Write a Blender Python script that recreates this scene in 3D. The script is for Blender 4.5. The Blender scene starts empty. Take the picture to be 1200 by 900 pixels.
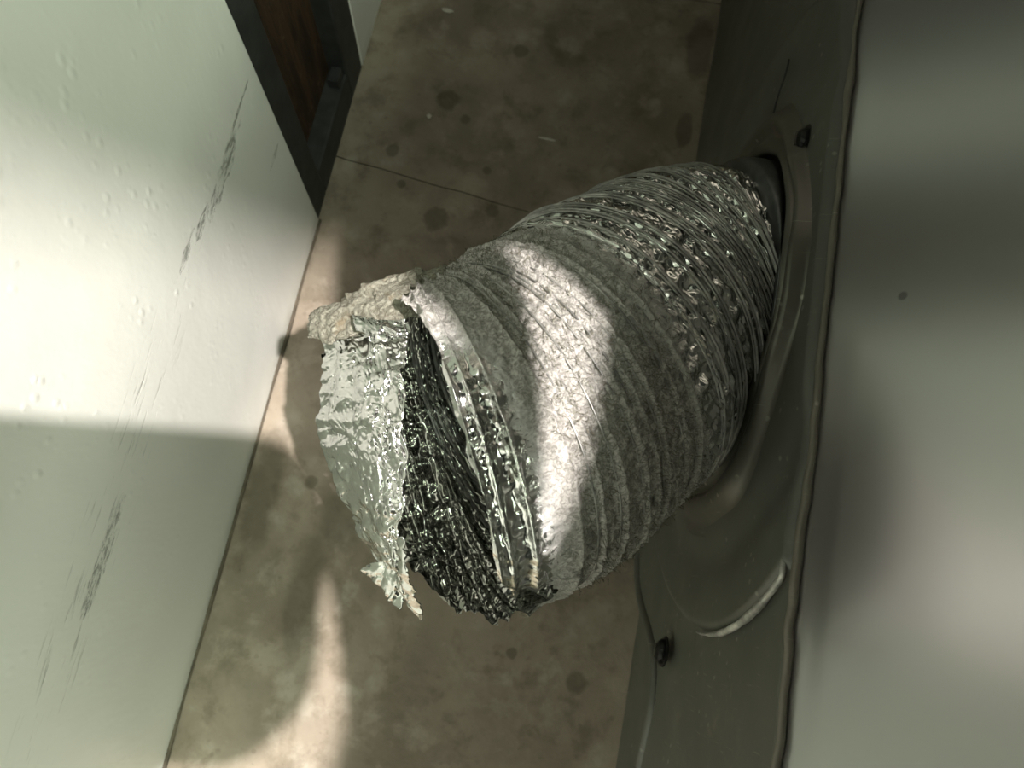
import bpy, bmesh, math, random
import numpy as np
from mathutils import Vector, Matrix

random.seed(4)
rng = np.random.default_rng(11)
scene = bpy.context.scene
COL = scene.collection

# ------------------------------------------------------------------ camera
cam_d = bpy.data.cameras.new('camera')
cam = bpy.data.objects.new('camera', cam_d)
COL.objects.link(cam)
cam_d.sensor_width = 36.0
cam_d.lens = 880.0 / 1200.0 * 36.0
cam_d.clip_start = 0.005
cam_d.dof.use_dof = True
cam_d.dof.focus_distance = 0.34
cam_d.dof.aperture_fstop = 14.0


def _n(v):
    v = np.array(v, float)
    return v / np.linalg.norm(v)


_F = 880.0
_yd = _n([(1330 - 600) / _F, (450 + 3100) / _F, -1.0])          # the gap's long direction seen by the camera
_dn = np.array([(545 - 600) / _F, -(650 - 450) / _F, -1.0])      # straight down seen by the camera
_dn = _n(_dn - _yd * _dn.dot(_yd))
_R = np.array([np.cross(_yd, -_dn), _yd, -_dn])
CAM_Z = 0.6
mw = Matrix([list(_R[0]) + [0.0], list(_R[1]) + [0.0], list(_R[2]) + [CAM_Z], [0, 0, 0, 1]])
cam.matrix_world = mw
scene.camera = cam

# ------------------------------------------------------------------ world, lamp, exposure
world = bpy.data.worlds.new('room_light')
scene.world = world
world.use_nodes = True
bg = world.node_tree.nodes['Background']
bg.inputs['Color'].default_value = (0.80, 0.88, 0.70, 1)
bg.inputs['Strength'].default_value = 0.035

lamp_d = bpy.data.lights.new('ceiling_lamp', 'POINT')
lamp_d.energy = 640
lamp_d.color = (1.0, 0.91, 0.88)
lamp_d.shadow_soft_size = 0.022
lamp = bpy.data.objects.new('ceiling_lamp', lamp_d)
COL.objects.link(lamp)
lamp.location = (0.70, -0.30, 2.5)
# greenish tube-light panel in the room's ceiling, above the appliance
panel_d = bpy.data.lights.new('ceiling_tube_light', 'AREA')
panel_d.shape = 'RECTANGLE'
panel_d.size = 0.6
panel_d.size_y = 2.4
panel_d.energy = 200
panel_d.color = (0.89, 1.0, 0.80)
panel = bpy.data.objects.new('ceiling_tube_light', panel_d)
COL.objects.link(panel)
panel.location = (0.93, -0.85, 2.52)

vs = scene.view_settings
vs.view_transform = 'Standard'
vs.look = 'None'
vs.exposure = 0.0
vs.gamma = 1.0
vs.use_curve_mapping = False


# ------------------------------------------------------------------ helpers
def obj(name, me, mat, parent=None, smooth=True):
    o = bpy.data.objects.new(name, me)
    COL.objects.link(o)
    if mat is not None:
        me.materials.append(mat)
    if parent is not None:
        o.parent = parent
    if smooth:
        me.polygons.foreach_set('use_smooth', [True] * len(me.polygons))
    return o


def mesh(name, verts, faces):
    me = bpy.data.meshes.new(name)
    me.from_pydata([tuple(map(float, v)) for v in verts], [], [tuple(map(int, q)) for q in faces])
    me.update()
    return me


def grid_faces(nr, nc, wrap=False):
    i = np.arange(nr - 1)[:, None]
    j = np.arange(nc if wrap else nc - 1)[None, :]
    j2 = (j + 1) % nc
    a = i * nc + j
    b = i * nc + j2
    c = (i + 1) * nc + j2
    d = (i + 1) * nc + j
    return np.stack([a, b, c, d], -1).reshape(-1, 4)


def empty(name, loc=(0, 0, 0)):
    o = bpy.data.objects.new(name, None)
    o.empty_display_size = 0.02
    o.location = loc
    COL.objects.link(o)
    return o


def tag(o, label=None, cat=None, group=None, kind=None):
    if label:
        o['label'] = label
    if cat:
        o['category'] = cat
    if group:
        o['group'] = group
    if kind:
        o['kind'] = kind
    return o


def box(name, lo, hi, mat, parent=None, bevel=0.0, seg=2):
    bm = bmesh.new()
    bmesh.ops.create_cube(bm, size=1.0)
    for v in bm.verts:
        for k in range(3):
            v.co[k] = lo[k] if v.co[k] < 0 else hi[k]
    if bevel:
        bmesh.ops.bevel(bm, geom=bm.edges[:], offset=bevel, segments=seg, affect='EDGES', profile=0.5)
    me = bpy.data.meshes.new(name)
    bm.to_mesh(me)
    bm.free()
    return obj(name, me, mat, parent, smooth=False)


def tube(name, pts, rad, mat, parent=None, n=8, closed=False):
    P = np.array(pts, float)
    r = np.broadcast_to(np.array(rad, float), (len(P),))
    if closed:
        T = np.roll(P, -1, 0) - np.roll(P, 1, 0)
    else:
        T = np.gradient(P, axis=0)
    T /= np.linalg.norm(T, axis=1)[:, None] + 1e-12
    up = np.array([0.13, 0.21, 0.97])
    A = np.cross(T, up)
    A /= np.linalg.norm(A, axis=1)[:, None] + 1e-9
    B = np.cross(T, A)
    th = np.linspace(0, 2 * np.pi, n, endpoint=False)
    V = P[:, None] + r[:, None, None] * (np.cos(th)[None, :, None] * A[:, None] + np.sin(th)[None, :, None] * B[:, None])
    F = grid_faces(len(P), n, True).tolist()
    if closed:
        base = (len(P) - 1) * n
        F += [[base + j, base + (j + 1) % n, (j + 1) % n, j] for j in range(n)]
    else:
        F += [list(range(n))[::-1], [(len(P) - 1) * n + j for j in range(n)]]
    return obj(name, mesh(name, V.reshape(-1, 3), F), mat, parent)


def hash2(ix, iy, seed):
    h = (ix.astype(np.int64) * 374761393 + iy.astype(np.int64) * 668265263 + seed * 974711) & 0x7fffffff
    h = ((h ^ (h >> 13)) * 1274126177) & 0x7fffffff
    h = ((h ^ (h >> 15)) * 1103515245 + 12345) & 0x7fffffff
    return ((h >> 7) & 0xffff) / 65535.0


def vnoise(x, y, seed, px=None):
    """smooth value noise, optionally periodic in x with integer period px"""
    ix = np.floor(x).astype(np.int64)
    iy = np.floor(y).astype(np.int64)
    fx = x - ix
    fy = y - iy
    fx = fx * fx * (3 - 2 * fx)
    fy = fy * fy * (3 - 2 * fy)

    def g(a, b):
        return hash2(a % px if px else a, b, seed)
    return ((g(ix, iy) * (1 - fx) + g(ix + 1, iy) * fx) * (1 - fy)
            + (g(ix, iy + 1) * (1 - fx) + g(ix + 1, iy + 1) * fx) * fy) * 2 - 1


def crumple(x, y, seed, px=None, slope=0.8):
    """facetted foil: the envelope of randomly tilted little planes, sharp creases between them; about -0.5..0.5"""
    ix = np.floor(x).astype(np.int64)
    iy = np.floor(y).astype(np.int64)
    best = np.full(np.broadcast(x, y).shape, -9.0)
    for dx in (-1, 0, 1):
        for dy in (-1, 0, 1):
            cx = ix + dx
            cy = iy + dy
            hx = cx % px if px else cx
            jx = cx + 0.15 + 0.7 * hash2(hx, cy, seed)
            jy = cy + 0.15 + 0.7 * hash2(hx, cy, seed + 1)
            gx = hash2(hx, cy, seed + 2) * 2 - 1
            gy = hash2(hx, cy, seed + 3) * 2 - 1
            o = hash2(hx, cy, seed + 4) * 0.35
            ex = x - jx
            ey = y - jy
            best = np.maximum(best, o + slope * (gx * ex + gy * ey) - 0.9 * (ex * ex + ey * ey))
    return best


def folds(x, y, seed, n=12, fmin=0.5, fmax=2.6, warp=0.35, px=None):
    """creased foil: triangle waves crossing in all directions, flat facets and sharp creases; x is periodic with period px"""
    rs = np.random.default_rng(seed)
    h = 0.0
    tot = 0.0
    wx = vnoise(x * 0.7, y * 0.7, seed + 1, int(round(px * 0.7)) if px else None)
    if px:
        wx = vnoise(x * (round(px * 0.7) / px), y * 0.7, seed + 1, int(round(px * 0.7)))
    for k in range(n):
        ang = rs.random() * math.pi
        fq = fmin * (fmax / fmin) ** rs.random()
        fx = fq * math.cos(ang)
        fy = fq * math.sin(ang)
        if px:
            fx = round(fx * px) / px
        p = x * fx + y * fy + rs.random() + warp * wx * (0.6 + 0.8 * rs.random())
        tri = np.abs(p - np.floor(p) - 0.5) * 2
        gate = np.clip(vnoise(x * 0.5 if not px else x * (round(px * 0.5) / px), y * 0.5 + 13 * k, seed + 10 + k, int(round(px * 0.5)) if px else None) * 1.6 + 0.6, 0, 1)
        h = h + (tri - 0.5) * gate / fq
        tot += 1 / fq
    return h / tot * 3.0


# ------------------------------------------------------------------ material helpers
class NT:
    def __init__(self, name):
        self.m = bpy.data.materials.new(name)
        self.m.use_nodes = True
        self.t = self.m.node_tree
        self.p = self.t.nodes['Principled BSDF']
        self.co = self.t.nodes.new('ShaderNodeTexCoord').outputs['Object']

    def new(self, kind, **kw):
        n = self.t.nodes.new(kind)
        for k, v in kw.items():
            setattr(n, k, v)
        return n

    def link(self, a, b):
        self.t.links.new(a, b)

    def put(self, sock, v):
        if isinstance(v, bpy.types.NodeSocket):
            self.link(v, sock)
        else:
            sock.default_value = v

    def mapping(self, loc=(0, 0, 0), rot=(0, 0, 0), scale=(1, 1, 1), vec=None):
        n = self.new('ShaderNodeMapping')
        n.inputs['Location'].default_value = loc
        n.inputs['Rotation'].default_value = rot
        n.inputs['Scale'].default_value = scale
        self.link(vec or self.co, n.inputs['Vector'])
        return n.outputs[0]

    def noise(self, scale, detail=4, rough=0.55, vec=None, dist=0.0):
        n = self.new('ShaderNodeTexNoise')
        n.inputs['Scale'].default_value = scale
        n.inputs['Detail'].default_value = detail
        n.inputs['Roughness'].default_value = rough
        n.inputs['Distortion'].default_value = dist
        self.link(vec or self.co, n.inputs['Vector'])
        return n.outputs['Fac']

    def voro(self, scale, feature='F1', vec=None, out='Distance', rand=1.0):
        n = self.new('ShaderNodeTexVoronoi', feature=feature)
        n.inputs['Scale'].default_value = scale
        n.inputs['Randomness'].default_value = rand
        self.link(vec or self.co, n.inputs['Vector'])
        return n.outputs[out]

    def ramp(self, fac, lo, hi, a=0.0, b=1.0):
        n = self.new('ShaderNodeMapRange')
        n.interpolation_type = 'SMOOTHSTEP'
        self.put(n.inputs['Value'], fac)
        n.inputs['From Min'].default_value = lo
        n.inputs['From Max'].default_value = hi
        n.inputs['To Min'].default_value = a
        n.inputs['To Max'].default_value = b
        return n.outputs['Result']

    def math(self, op, a, b=0.0, c=0.0):
        n = self.new('ShaderNodeMath', operation=op)
        self.put(n.inputs[0], a)
        self.put(n.inputs[1], b)
        self.put(n.inputs[2], c)
        return n.outputs[0]

    def mix(self, fac, a, b):
        n = self.new('ShaderNodeMix', data_type='RGBA')
        self.put(n.inputs['Factor'], fac)
        for s, v in ((n.inputs[6], a), (n.inputs[7], b)):
            if isinstance(v, tuple) and len(v) == 3:
                v = v + (1,)
            self.put(s, v)
        return n.outputs[2]

    def mixf(self, fac, a, b):
        n = self.new('ShaderNodeMix', data_type='FLOAT')
        self.put(n.inputs['Factor'], fac)
        self.put(n.inputs[2], a)
        self.put(n.inputs[3], b)
        return n.outputs[0]

    def blob(self, c, size, wob=0.35, nscale=60.0, soft=0.25):
        """1 inside an uneven ellipsoid at c"""
        v = self.mapping(loc=tuple(-c[k] / size[k] for k in range(3)), scale=tuple(1.0 / s for s in size))
        l = self.new('ShaderNodeVectorMath', operation='LENGTH')
        self.link(v, l.inputs[0])
        d = self.math('ADD', l.outputs['Value'], self.math('MULTIPLY', self.math('SUBTRACT', self.noise(nscale, 4, 0.6), 0.5), wob * 2))
        return self.ramp(d, 1.0 - soft, 1.0 + soft, 1.0, 0.0)

    def bump(self, h, strength=0.5, dist=0.001, prev=None):
        n = self.new('ShaderNodeBump')
        n.inputs['Strength'].default_value = strength
        n.inputs['Distance'].default_value = dist
        self.link(h, n.inputs['Height'])
        if prev is not None:
            self.link(prev, n.inputs['Normal'])
        return n.outputs['Normal']

    def out(self, color=None, rough=None, metal=None, normal=None, spec=None):
        p = self.p
        if color is not None:
            self.put(p.inputs['Base Color'], color + (1,) if isinstance(color, tuple) and len(color) == 3 else color)
        if rough is not None:
            self.put(p.inputs['Roughness'], rough)
        if metal is not None:
            self.put(p.inputs['Metallic'], metal)
        if normal is not None:
            self.link(normal, p.inputs['Normal'])
        if spec is not None:
            self.put(p.inputs['Specular IOR Level'], spec)
        return self.m


def maxall(nt, L):
    r = L[0]
    for v in L[1:]:
        r = nt.math('MAXIMUM', r, v)
    return r


# ------------------------------------------------------------------ materials
WX = -0.18           # face of the white wall
PX = 0.130           # face of the appliance's lower panel
UX = 0.1325          # face of the upper panel


def mat_wall():
    n = NT('white_gloss_paint')
    large = n.noise(5, 3)
    col = n.mix(n.ramp(large, 0.3, 0.7), (0.75, 0.765, 0.71), (0.82, 0.835, 0.78))
    # scraped band along the wall at about 0.2 m, streaks run along the wall
    st = n.mapping(scale=(1, 5, 60))
    streak = n.noise(6, 5, 0.65, vec=st)
    band = n.blob((-0.18, -0.02, 0.203), (0.1, 0.14, 0.022), 0.45, 14, 0.5)
    scr1 = n.math('MULTIPLY', n.ramp(streak, 0.56, 0.68), band)
    fine = n.noise(120, 5, 0.7)
    chip = maxall(n, [n.blob((-0.18, 0.185, 0.199), (0.05, 0.026, 0.007), 0.7, 90, 0.15),
                      n.blob((-0.18, 0.150, 0.205), (0.05, 0.014, 0.004), 0.9, 120, 0.15),
                      n.blob((-0.18, 0.128, 0.212), (0.05, 0.012, 0.003), 0.9, 120, 0.15),
                      n.blob((-0.18, 0.215, 0.206), (0.05, 0.030, 0.0015), 0.8, 120, 0.2),
                      n.blob((-0.18, 0.235, 0.135), (0.05, 0.010, 0.002), 0.8, 120, 0.2),
                      n.blob((-0.18, -0.035, 0.196), (0.05, 0.028, 0.006), 0.8, 110, 0.2)])
    chip = n.math('MULTIPLY', chip, n.ramp(n.noise(210, 5, 0.75, vec=n.mapping(scale=(1, 0.5, 1.6))), 0.42, 0.60))
    mk = n.math('MAXIMUM', n.math('MULTIPLY', scr1, 0.40), n.math('MULTIPLY', chip, 0.8))
    col = n.mix(mk, col, (0.20, 0.21, 0.18))
    # grubby edge along the floor
    sep = n.new('ShaderNodeSeparateXYZ')
    n.link(n.co, sep.inputs[0])
    foot = n.math('MULTIPLY', n.ramp(sep.outputs[2], 0.0, 0.02, 1.0, 0.0), n.ramp(n.noise(20, 4), 0.35, 0.65))
    col = n.mix(n.math('MULTIPLY', foot, 0.5), col, (0.33, 0.33, 0.27))
    # brushed-on paint: runs, blisters
    runs = n.noise(22, 4, 0.5, vec=n.mapping(scale=(1, 1.0, 0.45)))
    blis = n.ramp(n.voro(150, vec=n.mapping(scale=(1, 1, 0.6))), 0.0, 0.40, 1.0, 0.0)
    blis = n.math('MULTIPLY', blis, n.ramp(n.noise(26, 4), 0.50, 0.62))
    zone = n.blob((-0.18, 0.10, 0.28), (0.1, 0.16, 0.10), 0.6, 12, 0.6)
    blis = n.math('MULTIPLY', blis, n.mixf(zone, 0.35, 1.0))
    hair = n.ramp(n.noise(9, 4, 0.6, vec=n.mapping(rot=(0.12, 0, 0), scale=(1, 4, 70))), 0.66, 0.70)
    hair = n.math('MULTIPLY', hair, n.blob((-0.18, 0.08, 0.20), (0.1, 0.26, 0.07), 0.5, 10, 0.5))
    nb = n.bump(runs, 0.22, 0.006)
    nb = n.bump(blis, 0.30, 0.0010, nb)
    nb = n.bump(hair, -0.4, 0.0008, nb)
    nb = n.bump(n.noise(230, 3), 0.10, 0.0006, nb)
    nb = n.bump(n.math('MULTIPLY', mk, -1.0), 0.6, 0.001, nb)
    return n.out(col, n.mixf(mk, 0.33, 0.8), 0.0, nb, 0.5)


def mat_floor():
    n = NT('stained_concrete')
    big = n.noise(9, 6, 0.6)
    mid = n.noise(34, 6, 0.66, dist=0.2)
    fin = n.noise(240, 4, 0.7)
    col = n.mix(n.ramp(big, 0.32, 0.68), (0.185, 0.154, 0.113), (0.31, 0.266, 0.205))
    cloud = n.noise(26, 7, 0.68, dist=0.25)
    col = n.mix(n.math('MULTIPLY', n.ramp(cloud, 0.50, 0.66), 0.38), col, (0.40, 0.36, 0.285))
    pale = n.voro(30, vec=n.mapping(loc=(0.3, 0.1, 0)))
    col = n.mix(n.math('MULTIPLY', n.math('MULTIPLY', n.ramp(pale, 0.25, 0.45, 1, 0), n.ramp(cloud, 0.42, 0.6)), 0.35), col, (0.44, 0.40, 0.33))
    col = n.mix(n.math('MULTIPLY', n.ramp(mid, 0.48, 0.70), 0.6), col, (0.13, 0.105, 0.072))
    flecks = n.math('MULTIPLY', n.ramp(n.voro(75), 0.10, 0.2, 1, 0), n.ramp(n.noise(40, 3), 0.52, 0.62))
    col = n.mix(n.math('MULTIPLY', flecks, 0.3), col, (0.10, 0.08, 0.05))
    col = n.mix(n.math('MULTIPLY', n.ramp(fin, 0.62, 0.74), 0.5), col, (0.10, 0.08, 0.055))
    spots = [((-0.084, 0.275, 0), 0.0105), ((-0.038, 0.294, 0), 0.006), ((-0.0986, 0.390, 0), 0.010), ((-0.079, 0.375, 0), 0.005),
             ((-0.045, 0.455, 0), 0.007), ((-0.0085, 0.233, 0), 0.010), ((0.102, -0.0715, 0), 0.008), ((-0.12, 0.30, 0), 0.004),
             ((-0.06, 0.21, 0), 0.006), ((-0.135, 0.33, 0), 0.006), ((-0.13, 0.035, 0), 0.005), ((0.06, -0.02, 0), 0.004),
             ((0.05, -0.06, 0), 0.004), ((-0.05, 0.33, 0), 0.004)]
    sp = maxall(n, [n.blob(c, (s, s, 0.1), 0.5, 110, 0.25) for c, s in spots])
    col = n.mix(n.math('MULTIPLY', sp, 0.6), col, (0.085, 0.07, 0.045))
    smear = maxall(n, [n.blob((-0.114, -0.045, 0), (0.012, 0.045, 0.1), 0.6, 40, 0.4),
                       n.blob((-0.10, 0.02, 0), (0.022, 0.03, 0.1), 0.6, 40, 0.4),
                       n.blob((-0.165, 0.02, 0), (0.012, 0.05, 0.1), 0.8, 50, 0.4),
                       n.blob((0.118, 0.50, 0), (0.012, 0.035, 0.1), 0.4, 60, 0.2),
                       n.blob((0.116, 0.41, 0), (0.007, 0.018, 0.1), 0.4, 60, 0.2)])
    col = n.mix(n.math('MULTIPLY', smear, 0.6), col, (0.09, 0.075, 0.05))
    grit = n.voro(90)
    nb = n.bump(mid, 0.25, 0.003)
    nb = n.bump(fin, 0.25, 0.0008, nb)
    nb = n.bump(grit, 0.08, 0.001, nb)
    return n.out(col, n.ramp(mid, 0.3, 0.7, 0.5, 0.75), 0.0, nb, 0.35)


def mat_panel(name, base, rough=0.38, dirt=0.5, metal=0.0):
    n = NT(name)
    big = n.noise(12, 4)
    col = n.mix(n.ramp(big, 0.35, 0.7), base, tuple(c * 1.18 for c in base))
    rust = n.ramp(n.noise(45, 6, 0.7), 0.60, 0.74)
    col = n.mix(n.math('MULTIPLY', rust, dirt), col, (0.20, 0.16, 0.11))
    dots = n.math('MULTIPLY', n.ramp(n.voro(140), 0.10, 0.22, 1, 0), n.ramp(n.noise(40, 4), 0.50, 0.62))
    film = n.math('MULTIPLY', n.ramp(n.noise(90, 6, 0.75), 0.48, 0.72), n.ramp(n.noise(18, 3), 0.42, 0.62))
    col = n.mix(n.math('MULTIPLY', film, 0.45 * min(1.0, dirt * 1.6)), col, tuple(min(1.0, c * 2.1) for c in base))
    col = n.mix(n.math('MULTIPLY', dots, min(1.0, dirt * 1.2)), col, (0.36, 0.35, 0.30))
    scr = n.ramp(n.noise(14, 4, 0.6, vec=n.mapping(rot=(0.9, 0, 0), scale=(1, 50, 3))), 0.66, 0.70)
    col = n.mix(n.math('MULTIPLY', scr, dirt * 0.8), col, (0.30, 0.29, 0.25))
    nb = n.bump(n.noise(30, 3), 0.10, 0.002)
    nb = n.bump(n.noise(300, 3), 0.08, 0.0005, nb)
    return n.out(col, n.mixf(n.noise(28, 4), rough - 0.08, rough + 0.12), metal, nb, 0.5)


def mat_foil(name, dusty=True, tint=(0.66, 0.67, 0.64)):
    n = NT(name)
    v1 = n.voro(210)
    v2 = n.voro(95)
    cr = n.noise(150, 4, 0.6, dist=1.2)
    nb = n.bump(v2, 0.22, 0.0014)
    nb = n.bump(v1, 0.16, 0.0007, nb)
    nb = n.bump(cr, 0.10, 0.0006, nb)
    back = n.new('ShaderNodeNewGeometry').outputs['Backfacing']
    col = tint
    rough = 0.20
    metal = 1.0
    if dusty:
        at = n.new('ShaderNodeAttribute', attribute_name='dust').outputs['Fac']
        ins = n.new('ShaderNodeAttribute', attribute_name='inside').outputs['Fac']
        fib = n.noise(420, 5, 0.75, dist=1.5)
        fib2 = n.noise(130, 5, 0.7, dist=2.0)
        a = n.math('ADD', n.math('MULTIPLY', at, 1.55), n.math('MULTIPLY', n.math('SUBTRACT', fib2, 0.5), 1.7))
        d = n.math('MULTIPLY', n.ramp(a, 0.35, 1.15), n.math('SUBTRACT', 1.0, back))
        lint = n.mix(n.ramp(fib, 0.38, 0.66), (0.24, 0.235, 0.21), (0.60, 0.59, 0.55))
        inner = n.mix(back, (0.66, 0.67, 0.64), (0.50, 0.51, 0.47))
        col = n.mix(d, inner, lint)
        metal = n.math('SUBTRACT', 1.0, d)
        rough = n.mixf(d, 0.15, 0.95)
        nb = n.bump(n.math('MULTIPLY', fib, d), 0.7, 0.0013, nb)
    return n.out(col, rough, metal, nb, 0.4)


def mat_lint():
    n = NT('grey_lint')
    f = n.noise(300, 5, 0.75, dist=1.5)
    g = n.noise(70, 4, 0.6)
    col = n.mix(n.ramp(f, 0.36, 0.66), (0.13, 0.122, 0.09), (0.35, 0.35, 0.285))
    col = n.mix(n.math('MULTIPLY', n.ramp(g, 0.55, 0.7), 0.6), col, (0.22, 0.17, 0.10))
    nb = n.bump(f, 0.8, 0.002)
    return n.out(col, 0.95, 0.0, nb, 0.2)


def mat_simple(name, col, rough, metal=0.0, var=0.25, bump=0.2):
    n = NT(name)
    f = n.noise(60, 5, 0.65)
    c = n.mix(n.ramp(f, 0.35, 0.68), tuple(x * (1 - var) for x in col), tuple(x * (1 + var) for x in col))
    return n.out(c, rough, metal, n.bump(n.noise(180, 4), bump, 0.001), 0.4)


def mat_wood():
    n = NT('rusty_brown_board')
    st = n.mapping(scale=(1, 3.0, 0.5))
    f = n.noise(38, 6, 0.7, vec=st)
    g = n.noise(90, 5, 0.7)
    col = n.mix(n.ramp(f, 0.35, 0.65), (0.018, 0.011, 0.006), (0.06, 0.033, 0.017))
    col = n.mix(n.math('MULTIPLY', n.ramp(g, 0.60, 0.72), 0.6), col, (0.22, 0.15, 0.09))
    return n.out(col, 0.7, 0.0, n.bump(f, 0.7, 0.004), 0.3)



def mat_upper():
    n = NT('grey_steel_upper')
    col = (0.50, 0.49, 0.48)
    spots = maxall(n, [n.blob((UX, 0.133, 0.330), (0.05, 0.0018, 0.0018), 0.2, 90, 0.3), n.blob((UX, 0.101, 0.374), (0.05, 0.0016, 0.0016), 0.2, 90, 0.3)])
    col = n.mix(n.math('MULTIPLY', spots, 0.6), col, (0.12, 0.12, 0.11))
    pale_spot = n.blob((UX, 0.158, 0.376), (0.05, 0.007, 0.0035), 0.3, 60, 0.9)  # paler, slightly rougher spot on the upper panel
    col = n.mix(n.math('MULTIPLY', pale_spot, 0.2), col, (0.85, 0.85, 0.82))
    return n.out(col, n.mixf(pale_spot, 0.275, 0.35), 0.9, None, 0.5)


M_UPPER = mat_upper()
M_WALL = mat_wall()
M_FLOOR = mat_floor()
M_PANEL = mat_panel('grey_green_steel', (0.075, 0.078, 0.064), 0.40, 0.35)
M_COLLAR = mat_panel('worn_steel', (0.10, 0.097, 0.08), 0.36, 0.7, 0.45)
M_LIP = mat_panel('chipped_steel_edge', (0.13, 0.12, 0.095), 0.5, 0.9, 0.1)
M_FOIL = mat_foil('dusty_foil')
M_FOILC = mat_foil('crumpled_foil', False)
M_LINT = mat_lint()
M_WIRE = mat_simple('foil_wrapped_wire', (0.42, 0.42, 0.40), 0.42, 0.8, 0.4, 0.6)
M_DARK = mat_simple('dark_rubber', (0.03, 0.031, 0.032), 0.45)
M_BAND = mat_simple('dull_dark_steel_band', (0.10, 0.105, 0.105), 0.38, 0.6, 0.2, 0.1)
M_FRAME = mat_simple('dark_metal_frame', (0.038, 0.040, 0.039), 0.5, 0.2)
M_WOOD = mat_wood()
M_SCREW = mat_simple('black_screw', (0.02, 0.02, 0.02), 0.4, 0.6)
M_CHIP = mat_simple('pale_plaster', (0.6, 0.58, 0.5), 0.9)
M_JOINT = mat_simple('dark_joint_dirt', (0.10, 0.085, 0.06), 0.9)
M_BOARD = mat_simple('plain_board', (0.30, 0.28, 0.24), 0.6)
M_BEAM = mat_simple('beam_paint', (0.6, 0.6, 0.55), 0.8)

# ------------------------------------------------------------------ setting

floor = empty('floor')
tag(floor, 'stained tan concrete floor in the gap with faint joints', None, None, 'structure')
box('joint_bed', (-0.6, -0.8, -0.03), (0.9, 1.6, -0.0025), M_JOINT, floor)
JY = [(-0.8, -0.8), (0.311, 0.287), (0.533, 0.553), (1.6, 1.6)]      # joint position at x=-0.15 and at x=0.15
for k in range(3):
    def yy(x, j, s):
        a, b = JY[j]
        t = (x + 0.15) / 0.3
        return a + (b - a) * t + s * 0.0006
    xs = np.linspace(-0.6, 0.9, 60)
    lo = [(x, yy(x, k, 1) + 0.0006 * math.sin(x * 90 + k), 0) for x in xs]
    hi = [(x, yy(x, k + 1, -1) + 0.0006 * math.sin(x * 90 + k + 1), 0) for x in xs]
    n = len(xs)
    V = lo + hi + [(x, y, -0.02) for x, y, _ in lo] + [(x, y, -0.02) for x, y, _ in hi]
    F = [(i, i + 1, n + i + 1, n + i) for i in range(n - 1)]
    F += [(2 * n + i, 2 * n + i + 1, i + 1, i) for i in range(n - 1)]
    F += [(n + i, n + i + 1, 3 * n + i + 1, 3 * n + i) for i in range(n - 1)]
    obj('slab', mesh('slab', V, F), M_FLOOR, floor, smooth=False)

wall = empty('wall_left')
tag(wall, None, None, None, 'structure')
DY0, DY1, DTOP = 0.252, 0.405, 0.62       # the framed opening
WH = 0.70


def wall_piece(y0, y1, z0, z1):
    box('wall_panel', (WX - 0.08, y0, z0), (WX, y1, z1), M_WALL, wall, 0.0012)


wall_piece(-0.8, DY0, 0.0006, WH)
wall_piece(DY1, 0.48, 0.0006, WH)
wall_piece(DY0, DY1, DTOP, WH)
# dirt-filled joint along the foot of the wall
ys = np.linspace(-0.8, DY0, 140)
tube('wall_joint', [(WX + 0.0006, y, 0.0008 + 0.0006 * math.sin(y * 70)) for y in ys],
     [0.0016 + 0.0007 * math.sin(y * 47 + 1) * math.sin(y * 13) for y in ys], M_JOINT, wall)

door = empty('door_1', (WX, DY0, 0))
tag(door, None, None, None, 'structure')


def dbox(name, lo, hi, m, bv=0.0015):
    o = box(name, lo, hi, m, None, bv)
    o.parent = door
    o.matrix_parent_inverse = Matrix.Translation(door.location).inverted()
    return o


dbox('door_jamb', (WX - 0.05, DY0, 0.0), (WX - 0.0005, DY0 + 0.026, DTOP), M_FRAME)
dbox('door_jamb', (WX - 0.05, DY1 - 0.034, 0.0), (WX - 0.0005, DY1, DTOP), M_FRAME)
dbox('threshold', (WX - 0.05, DY0 + 0.026, 0.0), (WX - 0.0005, DY1 - 0.034, 0.036), M_FRAME)
dbox('door_lintel', (WX - 0.05, DY0 + 0.026, DTOP - 0.03), (WX - 0.0005, DY1 - 0.034, DTOP), M_FRAME)
dbox('door_board', (WX - 0.06, DY0 + 0.02, 0.01), (WX - 0.016, DY1 - 0.03, DTOP - 0.01), M_WOOD, 0.0)
dbox('latch_plate', (WX - 0.012, DY1 - 0.050, 0.030), (WX - 0.003, DY1 - 0.036, 0.046), M_DARK, 0.001)

# beam added out of view to block the lamp from the far end
SZ = 1.65
sv = [(0.27, -0.174), (0.58, -0.063), (0.58, 1.61), (0.27, 1.61)]
blocker_beam = obj('shade_beam_1', mesh('shade_beam_1', [(x, y, SZ) for x, y in sv] + [(x, y, SZ + 0.05) for x, y in sv],
                          [(3, 2, 1, 0), (4, 5, 6, 7), (0, 1, 5, 4), (1, 2, 6, 5), (2, 3, 7, 6), (3, 0, 4, 7)]), M_BEAM, smooth=False)
tag(blocker_beam, None, None, None, 'structure')
# far end of the gap
wb = box('wall_back', (-0.6, 1.6, 0.0), (0.9, 1.64, 1.9), M_BOARD)
tag(wb, None, None, None, 'structure')

# shelf invented to shade the scene, out of view above the viewpoint
blocker = empty('light_blocker', (WX, -0.12, 0.66))
tag(blocker, 'added unseen shade-casting shelf fixed to the white wall above the gap', 'blocker')


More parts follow.
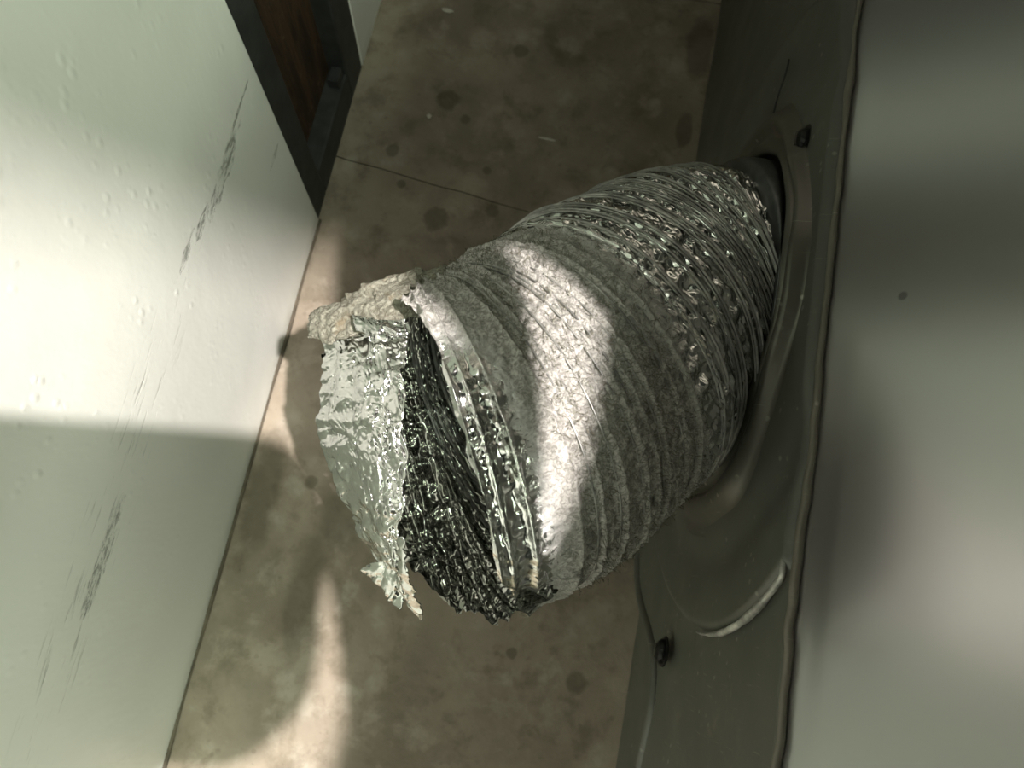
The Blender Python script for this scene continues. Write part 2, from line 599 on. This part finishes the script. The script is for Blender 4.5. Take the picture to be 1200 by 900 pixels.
def outline_plate(name, pts, z0, z1, mat):
    P = np.array(pts + pts[:1], float)
    for _ in range(2):                                   # corner cutting rounds the outline
        Q = np.stack([P[:-1] * 0.75 + P[1:] * 0.25, P[:-1] * 0.25 + P[1:] * 0.75], 1).reshape(-1, 2)
        P = np.concatenate([Q, Q[:1]])
    P = P[:-1]
    n = len(P)
    V = [(x, y, z0) for x, y in P] + [(x, y, z1) for x, y in P]
    F = [list(range(n))[::-1], list(range(n, 2 * n))] + [(i, (i + 1) % n, n + (i + 1) % n, n + i) for i in range(n)]
    return obj(name, mesh(name, V, F), mat, None, smooth=False)


sp = outline_plate('plain_board', [(WX, -0.22), (0.07, -0.215), (0.0965, -0.202), (0.106, -0.187), (0.118, -0.173), (0.118, -0.141), (0.108, -0.101),
                                   (0.102, -0.069), (0.090, -0.046), (0.069, -0.035), (0.03, -0.034), (WX + 0.01, -0.034), (WX, -0.036), (WX, -0.19)],
                   0.660, 0.672, M_BOARD)
sb = outline_plate('blocker_rail', [(0.072, 0.20), (0.072, 0.045), (0.096, 0.022), (0.100, -0.03), (0.105, -0.08), (0.109, -0.10), (0.119, -0.113),
                                  (0.1355, -0.156), (0.149, -0.196), (0.158, -0.196), (0.158, -0.085), (0.136, -0.070), (0.130, -0.03), (0.121, 0.0), (0.113, 0.03), (0.107, 0.062), (0.110, 0.068), (0.136, 0.046),
                                  (0.142, 0.040), (0.142, 0.20)], 0.656, 0.668, M_BOARD)  # added rail, outline traced back from shadow edges along the lamp rays
for o in (sp, sb):
    o.parent = blocker
    o.matrix_parent_inverse = Matrix.Translation(blocker.location).inverted()

# ------------------------------------------------------------------ appliance
CY, CZ, HR = 0.166, 0.189, 0.092         # exhaust opening
app = empty('appliance', (0.4, 0.15, 0.0))
tag(app, 'grey-green sheet metal appliance with round exhaust collar, right of the gap', 'appliance')


def ap(o):
    o.parent = app
    o.matrix_parent_inverse = Matrix.Translation(app.location).inverted()
    return o


A0, A1 = -0.6, 1.2
LZ = 0.299                                # lip height
ny, nz = 620, 150
Y = np.concatenate([np.linspace(A0, -0.25, 30), np.linspace(-0.25, 0.5, 520)[1:], np.linspace(0.5, A1, 72)[1:]])
Z = np.linspace(0.004, LZ, nz)
GY, GZ = np.meshgrid(Y, Z)
GX = np.full_like(GY, PX)


def sst(e0, e1, x):
    t = np.clip((x - e0) / (e1 - e0), 0, 1)
    return t * t * (3 - 2 * t)


rr = np.hypot(GY - CY, GZ - CZ)
ang = np.arctan2(GZ - CZ, GY - CY)
# big shallow pressed disc around the opening
disc_r = 0.176 + 0.004 * np.sin(ang * 3)
GX -= 0.0045 * (1 - sst(disc_r - 0.004, disc_r + 0.001, rr))
GX += 0.0025 * np.exp(-((rr - 0.140) / 0.012) ** 2)
# lower edge of the pressed cover: panel steps back towards the floor
ey = np.array([-0.6, -0.30, -0.0997, -0.058, -0.0295, -0.0008, 0.0374, 0.0975, 0.2, 0.4, 1.2])
ez = np.array([0.07, 0.085, 0.1066, 0.119, 0.1058, 0.0382, 0.006, 0.002, 0.0, 0.0, 0.0])
edge = np.interp(GY, ey, ez)
GX += 0.010 * (1 - sst(edge - 0.004, edge + 0.003, GZ))
GX += 0.0008 * vnoise(GY * 14, GZ * 14, 5) + 0.0003 * vnoise(GY * 50, GZ * 50, 6)
GX[-1] = PX + 0.001
V = np.stack([GX, GY, GZ], -1).reshape(-1, 3)
F = grid_faces(nz, len(Y))
cen = V[F].mean(1)
keep = np.hypot(cen[:, 1] - CY, cen[:, 2] - CZ) > HR + 0.006
ap(obj('lower_panel', mesh('lower_panel', V, F[keep]), M_PANEL))
# cover edge bead
ty = np.linspace(-0.6, 0.12, 220)
tz = np.interp(ty, ey, ez)
ker = np.ones(9) / 9
tz = np.convolve(np.pad(tz, 4, mode='edge'), ker, 'valid')
ap(tube('cover_edge', [(PX + 0.0015, y, z) for y, z in zip(ty, tz)], 0.0042, M_PANEL, n=10))

# exhaust collar: a pressed cone and rolled rim
prof = [(0.128, 0.1268), (0.124, 0.1262), (0.120, 0.1235), (0.1165, 0.1195), (0.112, 0.1172), (0.1085, 0.1178), (0.106, 0.1202),
        (0.1035, 0.1206), (0.101, 0.1182), (0.0975, 0.1160), (0.0945, 0.1165), (0.0925, 0.1190), (0.0920, 0.1235), (0.0920, 0.150)]
nt_ = 160
V = []
for r, x in prof:
    for k in range(nt_):
        a = 2 * math.pi * k / nt_
        w = 0.0006 * math.sin(5 * a + r * 300) + 0.0004 * math.sin(11 * a)
        k_ = 1.0 - 0.72 * float(sst(0.35, 0.95, math.sin(a)))       # squeezed under the lip
        re = HR + (r - HR) * k_
        V.append((x + w, CY + re * math.cos(a), CZ + re * math.sin(a)))
ap(obj('exhaust_collar', mesh('exhaust_collar', V, grid_faces(len(prof), nt_, True)), M_COLLAR))
# dark throat behind the collar
V = []
for r, x in ((0.092, 0.149), (0.092, 0.24), (0.001, 0.24)):
    for k in range(64):
        a = 2 * math.pi * k / 64
        V.append((x, CY + r * math.cos(a), CZ + r * math.sin(a)))
ap(obj('throat', mesh('throat', V, grid_faces(3, 64, True)), M_DARK))

# bent lip along the top of the lower panel
ly = np.linspace(A0, A1, 500)
wob = 0.0006 * vnoise(ly * 30, ly * 0, 3) + 0.0004 * vnoise(ly * 120, ly * 0, 4)
ap(tube('panel_lip', np.stack([PX + 0.0008 + wob, ly, LZ + 0.001 + wob], 1), 0.0015 + 0.0005 * vnoise(ly * 60, ly * 0, 8), M_LIP, n=10))

# upper panel: rounded foot, upright face, rounded top, lid
TOPZ = 0.888
KX, KZ = UX + 0.073, 0.446          # the skirt leans out to here, upright above
pr = [(PX + 0.001, LZ - 0.001)]
pr += [(UX + (KX - UX) * t_, LZ + (KZ - LZ) * t_) for t_ in np.linspace(0, 1, 50)]
pr += [(KX, z) for z in np.linspace(KZ, TOPZ - 0.008, 14)[1:]]
for k in range(1, 7):
    a = math.radians(180 - 90 * k / 6)
    pr.append((KX + 0.008 + 0.008 * math.cos(a), TOPZ - 0.008 + 0.008 * math.sin(a)))
pr += [(0.45, TOPZ), (0.75, TOPZ), (0.75, 0.004)]
uy = np.linspace(A0, A1, 160)
P2 = np.array(pr)
V = np.zeros((len(P2), len(uy), 3))
V[..., 0] = P2[:, 0:1]
V[..., 1] = uy[None]
V[..., 2] = P2[:, 1:2]
body = (V[..., 2] > 0.31) & (V[..., 0] < 0.22)
V[..., 0] += np.where(body, 0.0005 * np.sin(V[..., 1] * 17 + 1.0) * np.sin(V[..., 2] * 14), 0)
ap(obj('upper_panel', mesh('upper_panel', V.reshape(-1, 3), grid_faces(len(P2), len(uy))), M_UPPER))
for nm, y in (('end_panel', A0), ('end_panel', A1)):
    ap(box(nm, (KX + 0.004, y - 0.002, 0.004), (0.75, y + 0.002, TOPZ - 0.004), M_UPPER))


def screw(y, z, x, name='screw', r=0.0065, tilt=0.0):
    V = []
    prf = [(0.0, -0.0045), (0.35, -0.0044), (0.8, -0.0034), (1.0, -0.0016), (1.0, 0.0), (1.35, 0.0001), (1.35, 0.0012)]
    nseg = 24
    for q, d in prf:
        for k in range(nseg):
            a = 2 * math.pi * k / nseg
            rad = r * max(q, 0.02)
            if 3 <= prf.index((q, d)) <= 4:
                rad *= 1.0 + 0.06 * math.cos(6 * a)
            V.append((x + d + tilt * rad * math.cos(a), y + rad * math.cos(a), z + rad * math.sin(a)))
    o = ap(obj(name, mesh(name, V, grid_faces(len(prf), nseg, True)), M_SCREW, smooth=False))
    # cross slot
    s = box('screw_slot', (x - 0.0050, y - r * 0.6, z - 0.0008), (x - 0.0040, y + r * 0.6, z + 0.0008), M_COLLAR)
    s.parent = o
    return o


screw(-0.028, 0.140, 0.1255)
screw(0.236, 0.268, 0.1250, r=0.006)
# dents and scored edges on the panel
ap(tube('scratch', [(PX - 0.0044, 0.270 + t * 0.045, 0.205 + t * 0.022 + 0.002 * math.sin(t * 9)) for t in np.linspace(0, 1, 16)], 0.0006, M_DARK, n=5))
# scraped bright edge of the pressed disc
M_BARE = mat_simple('scraped_bare_metal', (0.42, 0.42, 0.38), 0.45, 0.3, 0.5, 0.8)
aa = np.radians(np.linspace(178, 132, 60))
ap(tube('disc_edge', [(PX - 0.0032, CY + (0.1775 + 0.004 * math.sin(3 * a)) * math.cos(a),
                       min(CZ + (0.1775 + 0.004 * math.sin(3 * a)) * math.sin(a), LZ - 0.004)) for a in aa],
        0.0019 * np.sin(np.linspace(0.25, 3.0, 60)) + 0.0003 * np.sin(np.arange(60) * 0.7) * np.sin(np.arange(60) * 0.31), M_BARE, n=8))

# ------------------------------------------------------------------ foil duct
duct = empty('foil_duct', (0.05, 0.1, 0.0))
tag(duct, 'torn flexible foil exhaust duct with wire ribs, coated in grey lint', 'duct')


def du(o):
    o.parent = duct
    o.matrix_parent_inverse = Matrix.Translation(duct.location).inverted()
    return o


B0 = np.array([0.128, 0.169, 0.189])
B1 = B0 + np.array([-0.0656, 0, -0.0083])
B2 = np.array([0.0407, 0.0794, 0.2508])
B3 = np.array([-0.0162, 0.0473, 0.2562])
t = np.linspace(0, 1, 2000)[:, None]
CL = (1 - t) ** 3 * B0 + 3 * (1 - t) ** 2 * t * B1 + 3 * (1 - t) * t * t * B2 + t ** 3 * B3
arc = np.concatenate([[0], np.cumsum(np.linalg.norm(np.diff(CL, axis=0), axis=1))])
LEN = arc[-1]
Tend = (CL[-1] - CL[-2]) / np.linalg.norm(CL[-1] - CL[-2])


def frame(s):
    """centre, tangent, up, side at arc length s (array), straight on past the end"""
    s = np.asarray(s, float)
    sc = np.clip(s, 0, LEN)
    C = np.stack([np.interp(sc, arc, CL[:, k]) for k in range(3)], -1)
    e = 1e-3
    Ca = np.stack([np.interp(np.clip(sc - e, 0, LEN), arc, CL[:, k]) for k in range(3)], -1)
    Cb = np.stack([np.interp(np.clip(sc + e, 0, LEN), arc, CL[:, k]) for k in range(3)], -1)
    T = Cb - Ca
    T /= np.linalg.norm(T, axis=-1, keepdims=True)
    C = C + np.clip(s - LEN, 0, None)[..., None] * Tend
    U = np.array([0, 0, 1.0]) - T * T[..., 2:3]
    U /= np.linalg.norm(U, axis=-1, keepdims=True)
    S = np.cross(T, U)
    return C, T, U, S


S0 = 0.026                         # smooth cuff before the first rib
NR = 25.0


def phase(s, th):
    q = np.clip((s - S0) / (LEN - S0), -1, 3)
    g = q + 0.045 * np.sin(q * 6.0) + 0.012 * np.sin(q * 23 + 1) + 0.008 * np.sin(q * 57)
    return NR * g + th / (2 * np.pi)


def base_radius(s, th):
    q = s / LEN
    r = 0.0815 - 0.002 * np.clip(q, 0, 1.0)
    r = r - 0.0035 * np.exp(-((s - 0.004) / 0.012) ** 2)
    # gentle dents
    a = th / (2 * np.pi)
    r = r + 0.0026 * vnoise(a * 7, s * 40, 21, 7) + 0.0010 * vnoise(a * 16, s * 95, 22, 16)
    return r


def rib_line_radius(s, th):
    return base_radius(s, th) + 0.0004


NS, NE, NTH = 560, 150, 560
th = np.linspace(-np.pi, np.pi, NTH, endpoint=False)
deg = np.degrees(th)
et = np.array([-180, -150, -125, -105, -92, -80, -66, -62, -40, -10, 20, 40, 47, 51, 58, 78, 86, 95, 110, 140, 165, 180])
ev = np.array([46, 34, 20, 8, 3, -12, -11, 1, 4, 3, 2, 3, 7, 5, -11, -10, 2, 30, 42, 44, 45, 46]) * 0.001
eth = np.interp(deg, et, ev)
tt = th / (2 * np.pi)
eth = eth + 0.0012 * vnoise(tt * 60, tt * 0, 31, 60) + 0.0016 * vnoise(tt * 140, tt * 0, 32, 140) * (np.abs(deg) > 55)
BACK = 0.03
rows = [np.full(NTH, s) for s in np.linspace(0, LEN - BACK, NS)]
for k in range(1, NE + 1):
    rows.append(LEN - BACK + (BACK + eth) * (k / NE))
SG = np.array(rows)
TG = np.broadcast_to(th, SG.shape)
C, T, U, S_ = frame(SG)
r = base_radius(SG, TG)
ph = phase(SG, TG)
fr = ph - np.floor(ph)
dn = np.minimum(fr, 1 - fr)                       # distance from a rib in turns
turn = np.floor(ph)
ribbed = sst(S0 - 0.004, S0 + 0.004, SG)
# foil sags in between the wires, each turn a little differently
sag = 0.0016 + 0.0016 * vnoise(turn * 1.7, TG / (2 * np.pi) * 5, 41)
sagshape = np.clip(np.sin(np.pi * fr), 0, 1) ** 0.7
r = r - ribbed * sag * sagshape
r = r + ribbed * 0.0007 * np.exp(-(dn / 0.09) ** 2)
a = TG / (2 * np.pi)
between = 0.25 + 0.75 * np.clip((dn - 0.08) / 0.2, 0, 1)
between = ribbed * between + (1 - ribbed) * 0.8
wa = 0.35 * vnoise(a * 40, SG * 120, 91, 40)
wb_ = 0.35 * vnoise(a * 40, SG * 120, 92, 40)
cr1 = folds(a * 48, SG * 105, 51, 14, px=48)
cr2 = folds(a * 110, SG * 260, 61, 10, px=110)
cr3 = crumple(a * 24 + wb_, SG * 60 + wa, 71, 24)
loose = sst(LEN - 0.012, LEN + 0.02, SG)
nr_ = sst(LEN - 0.022, LEN - 0.008, SG) * (1 - loose)
r = r + between * (1 - 0.45 * nr_) * (0.0036 * cr1 + 0.0013 * (1 - 0.85 * loose) * cr2) + (0.6 + 4.0 * loose) * 0.0011 * cr3 + loose * 0.005 * cr1
# the far end of the trough curls up and in
past = np.clip(SG - LEN, 0, None)
D = np.cos(TG)[..., None] * U + np.sin(TG)[..., None] * S_
V = C + r[..., None] * D
lowmask = np.clip(-np.cos(TG), 0, 1)
V[..., 2] += 7.0 * past ** 2 * lowmask
# lint relief follows below
# lint coating: on top, strongest on the left half
q = SG / LEN
dust = sst(0.50, 0.80, q + 0.10 * vnoise(a * 9, SG * 60, 81, 9) - 0.03 * np.cos(TG))
dust *= 0.50 + 0.5 * sst(-0.6, 0.3, np.cos(TG + 0.2))
nearrim = sst(LEN - 0.020, LEN - 0.004, SG)
dust *= 1 - 0.84 * nearrim * (np.cos(TG - 0.0) > -0.2) * sst(0.75, 0.2, TG)
dust = np.maximum(dust, 0.06 * (1 - q.clip(0, 1)))
V += (dust * (0.0006 * vnoise(a * 330, SG * 620, 95, 330) + 0.0004 * vnoise(a * 520, SG * 1000, 96, 520)))[..., None] * D
me = mesh('duct_sleeve', V.reshape(-1, 3), grid_faces(len(SG), NTH, True))
at = me.attributes.new('dust', 'FLOAT', 'POINT')
at.data.foreach_set('value', np.ascontiguousarray(dust.reshape(-1), dtype=np.float32))
du(obj('duct_sleeve', me, M_FOIL))
SLEEVE = V

# helical wire: solve s for every angle along the helix
sg = np.linspace(S0, LEN, 4000)
base_ph = phase(sg, 0.0)
# the ridge in the foil sits where phase(s, th) is whole: s(th) = inverse(k - th/2pi)
pts = []
rad = []
K = np.arange(0, int(NR) + 2)
for k in K:
    for thv in np.linspace(-np.pi, np.pi, 120, endpoint=False):
        want = k - thv / (2 * np.pi)
        if want < 0.02 or want > base_ph[-1] - 2.6:
            continue
        pts.append((want, thv))
pts.sort()
W = np.array(pts)
# one continuous wire winds the other way round: order by phase value keeps neighbours together
W = W[np.argsort(W[:, 0])]
sW = np.interp(W[:, 0], base_ph, sg)
fade = sst(0.50, 0.68, sW / LEN)
wn = vnoise(np.arange(len(W)) * 0.05, np.zeros(len(W)), 12)
for nm, off, rd, out in (('wire_rib', 0.0, 0.00058, 0.0007), ('foil_seam', 0.0017, 0.00042, 0.0002)):
    Cw, Tw, Uw, Sw = frame(sW + off + 0.0003 * wn)
    rw = rib_line_radius(sW, W[:, 1]) + out - 0.0019 * fade + 0.0002 * wn
    Pw = Cw + rw[:, None] * (np.cos(W[:, 1])[:, None] * Uw + np.sin(W[:, 1])[:, None] * Sw)
    du(tube(nm, Pw, rd + 0.00015 * wn, M_WIRE, n=7))

# smooth band at the dryer end and its clamp edge
V = []
for rr_, ss in ((0.0800, -0.004), (0.0872, 0.0005), (0.0880, 0.004), (0.0880, 0.010), (0.0865, 0.0125), (0.0790, 0.0128)):
    C, T, U, S_ = frame(np.full(96, ss))
    tb = np.linspace(-np.pi, np.pi, 96, endpoint=False)
    V.append(C + rr_ * (np.cos(tb)[:, None] * U + np.sin(tb)[:, None] * S_))
du(obj('clamp_band', mesh('clamp_band', np.array(V).reshape(-1, 3), grid_faces(6, 96, True)[:, ::-1]), M_BAND))


# torn flaps at the open end: crumpled foil sheets with their own curl
def resample(pts, n):
    P = np.array(pts, float)
    d = np.concatenate([[0], np.cumsum(np.linalg.norm(np.diff(P, axis=0), axis=1))])
    x = np.linspace(0, d[-1], n)
    out = np.stack([np.interp(x, d, P[:, k]) for k in range(3)], -1)
    for _ in range(max(1, n // 40)):
        out[1:-1] = (out[:-2] + 2 * out[1:-1] + out[2:]) / 4
    return out


def flap(name, left, right, n, m, bulge, amp, cell, mat, seed, thick=0.0004, label=None, dust=0.0, jag=0.0012, dirn=(0.2, -0.1, 1)):
    Lp, Rp = resample(left, n), resample(right, n)
    v = np.linspace(0, 1, n)[:, None]
    u = np.linspace(0, 1, m)[None, :]
    ju = jag * vnoise(v * 26, v * 0, seed + 5) + jag * 0.6 * vnoise(v * 70, v * 0, seed + 6)
    G = Lp[:, None] * (1 - u)[..., None] + Rp[:, None] * u[..., None]
    width = np.linalg.norm(Rp - Lp, axis=1)[:, None] + 1e-6
    height = np.linalg.norm(np.diff(Lp, axis=0), axis=1).sum()
    x = (u - 0.5) * width / cell
    y = v * height / cell + 0 * x
    G[..., 0] += (u - 0.5) * 2 * ju
    d = np.array(_n(dirn))
    h = bulge * np.sin(np.pi * u) * np.sin(np.pi * np.clip(v * 1.1, 0, 1)) ** 0.6
    c0 = crumple(x * 0.45 + 3, y * 0.45, seed + 40) - 0.2
    h = h + amp * (0.8 * c0 + 1.1 * folds(x, y, seed, 14) + 0.45 * folds(x * 2.4, y * 2.4, seed + 3, 10))
    G = G + h[..., None] * d
    side = amp * 0.5 * vnoise(x * 1.3, y * 1.3, seed + 50)
    G[..., 0] += side
    G[..., 1] += amp * 0.5 * vnoise(x * 1.3 + 9, y * 1.3, seed + 51)
    me = mesh(name, G.reshape(-1, 3), grid_faces(n, m))
    o = du(obj(name, me, mat))
    so = o.modifiers.new('thickness', 'SOLIDIFY')
    so.thickness = thick
    if label:
        o['label'] = label
    return o


flap('torn_flap',
     [[-0.0828, 0.0953, 0.265], [-0.0834, 0.0702, 0.25], [-0.0785, 0.0394, 0.24], [-0.066, 0.0198, 0.235], [-0.0466, -0.0026, 0.23],
      [-0.0263, -0.0186, 0.23], [-0.0145, -0.0293, 0.235]],
     [[-0.0451, 0.1001, 0.285], [-0.0406, 0.0668, 0.30], [-0.0306, 0.0332, 0.30], [-0.0282, 0.0138, 0.29], [-0.0271, 0.0005, 0.275],
      [-0.0217, -0.0131, 0.255], [-0.0119, -0.0292, 0.24]],
     260, 160, 0.010, 0.0034, 0.0095, M_FOILC, 101, label='bright crumpled foil flap curling up at the open end')
flap('lint_flap',
     [[-0.0954, 0.0884, 0.255], [-0.0916, 0.0981, 0.262], [-0.08, 0.105, 0.27], [-0.0645, 0.1118, 0.28], [-0.0498, 0.1172, 0.285], [-0.0332, 0.1214, 0.29]],
     [[-0.0916, 0.0842, 0.26], [-0.0798, 0.0813, 0.27], [-0.0657, 0.0854, 0.28], [-0.0558, 0.086, 0.285], [-0.0462, 0.0952, 0.29], [-0.0282, 0.0996, 0.30]],
     110, 50, 0.004, 0.0028, 0.008, M_LINT, 131, thick=0.0012, label='lint-caked torn edge of the duct')
flap('foil_tab',
     [[-0.0472, -0.0133, 0.225], [-0.0400, -0.0185, 0.223], [-0.0262, -0.0276, 0.225]],
     [[-0.0462, -0.0123, 0.226], [-0.0332, -0.0064, 0.24], [-0.0213, -0.0175, 0.235]],
     50, 40, 0.002, 0.0022, 0.008, M_FOILC, 161, label='small pointed foil tab sticking out below the opening')
flap('foil_scrap',
     [[-0.070, 0.0935, 0.283], [-0.058, 0.0900, 0.292], [-0.046, 0.0920, 0.296]],
     [[-0.066, 0.0850, 0.288], [-0.054, 0.0800, 0.296], [-0.040, 0.0840, 0.298]],
     40, 34, 0.002, 0.0022, 0.008, M_FOILC, 171)
flap('foil_strip',
     [[-0.0290, 0.0040, 0.282], [-0.0262, -0.010, 0.268], [-0.0175, -0.0265, 0.246]],
     [[-0.0250, 0.0040, 0.287], [-0.0220, -0.010, 0.272], [-0.0125, -0.0265, 0.250]],
     50, 16, 0.001, 0.0010, 0.006, M_FOILC, 181)

# lint fibres standing off the dusty half
nf = 9000
vi = rng.integers(0, NS + 60, nf * 3)
vj = rng.integers(0, NTH, nf * 3)
ok = (dust[vi, vj] > 0.25 + 0.4 * rng.random(nf * 3)) & (np.cos(th[vj]) > -0.4)
vi, vj = vi[ok][:nf], vj[ok][:nf]
C, T, U, S_ = frame(SG[vi, vj])
Nn = np.cos(th[vj])[:, None] * U + np.sin(th[vj])[:, None] * S_
P = SLEEVE[vi, vj] + Nn * 0.0002
d1 = rng.normal(size=P.shape)
d1 -= Nn * (d1 * Nn).sum(1)[:, None]
d1 /= np.linalg.norm(d1, axis=1)[:, None]
ln = 0.0012 + 0.0040 * rng.random(len(P))[:, None] ** 1.5
lift = (0.15 + 0.7 * rng.random(len(P)) ** 2)[:, None]
p1 = P + d1 * ln * 0.5 + Nn * ln * lift
p2 = P + d1 * ln + Nn * ln * lift * rng.random(len(P))[:, None] * 1.2 + np.cross(Nn, d1) * ln * rng.normal(size=(len(P), 1)) * 0.3
wv = np.cross(Nn, d1) * 0.00013
V = np.stack([P - wv, P + wv, p1 + wv, p1 - wv, p2], 1).reshape(-1, 3)
b = np.arange(len(P)) * 5
F = np.concatenate([np.stack([b, b + 1, b + 2, b + 3], 1)]).tolist() + np.stack([b + 3, b + 2, b + 4], 1).tolist()
lf = du(obj('lint_fibres', mesh('lint_fibres', V, F), M_LINT))
lf['kind'] = 'stuff'

# ------------------------------------------------------------------ small litter on the floor
def chip(name, loc, size, label, seed, cat='debris'):
    rs = np.random.default_rng(seed)
    bm = bmesh.new()
    bmesh.ops.create_icosphere(bm, subdivisions=2, radius=1.0)
    for v in bm.verts:
        k = 0.8 + 0.4 * rs.random()
        v.co = Vector((v.co.x * size[0] * k, v.co.y * size[1] * k, v.co.z * size[2] * k))
    zmin = min(v.co.z for v in bm.verts)
    for v in bm.verts:
        v.co.z -= zmin
    me = bpy.data.meshes.new(name)
    bm.to_mesh(me)
    bm.free()
    o = obj(name, me, M_CHIP, smooth=False)
    o.location = loc
    return tag(o, label, cat)


chip('plaster_chip', (-0.1111, 0.3697, 0.0), (0.0022, 0.0022, 0.0012), 'tiny pale plaster chip on the floor beside the door frame', 1)
chip('plaster_sliver', (-0.0052, 0.3725, 0.0), (0.008, 0.0012, 0.0008), 'thin pale sliver lying mid-floor beyond the duct', 2)
chip('plaster_flake', (-0.1185, 0.4807, 0.0), (0.0055, 0.0022, 0.001), 'pale flake on the floor furthest along the gap', 3)
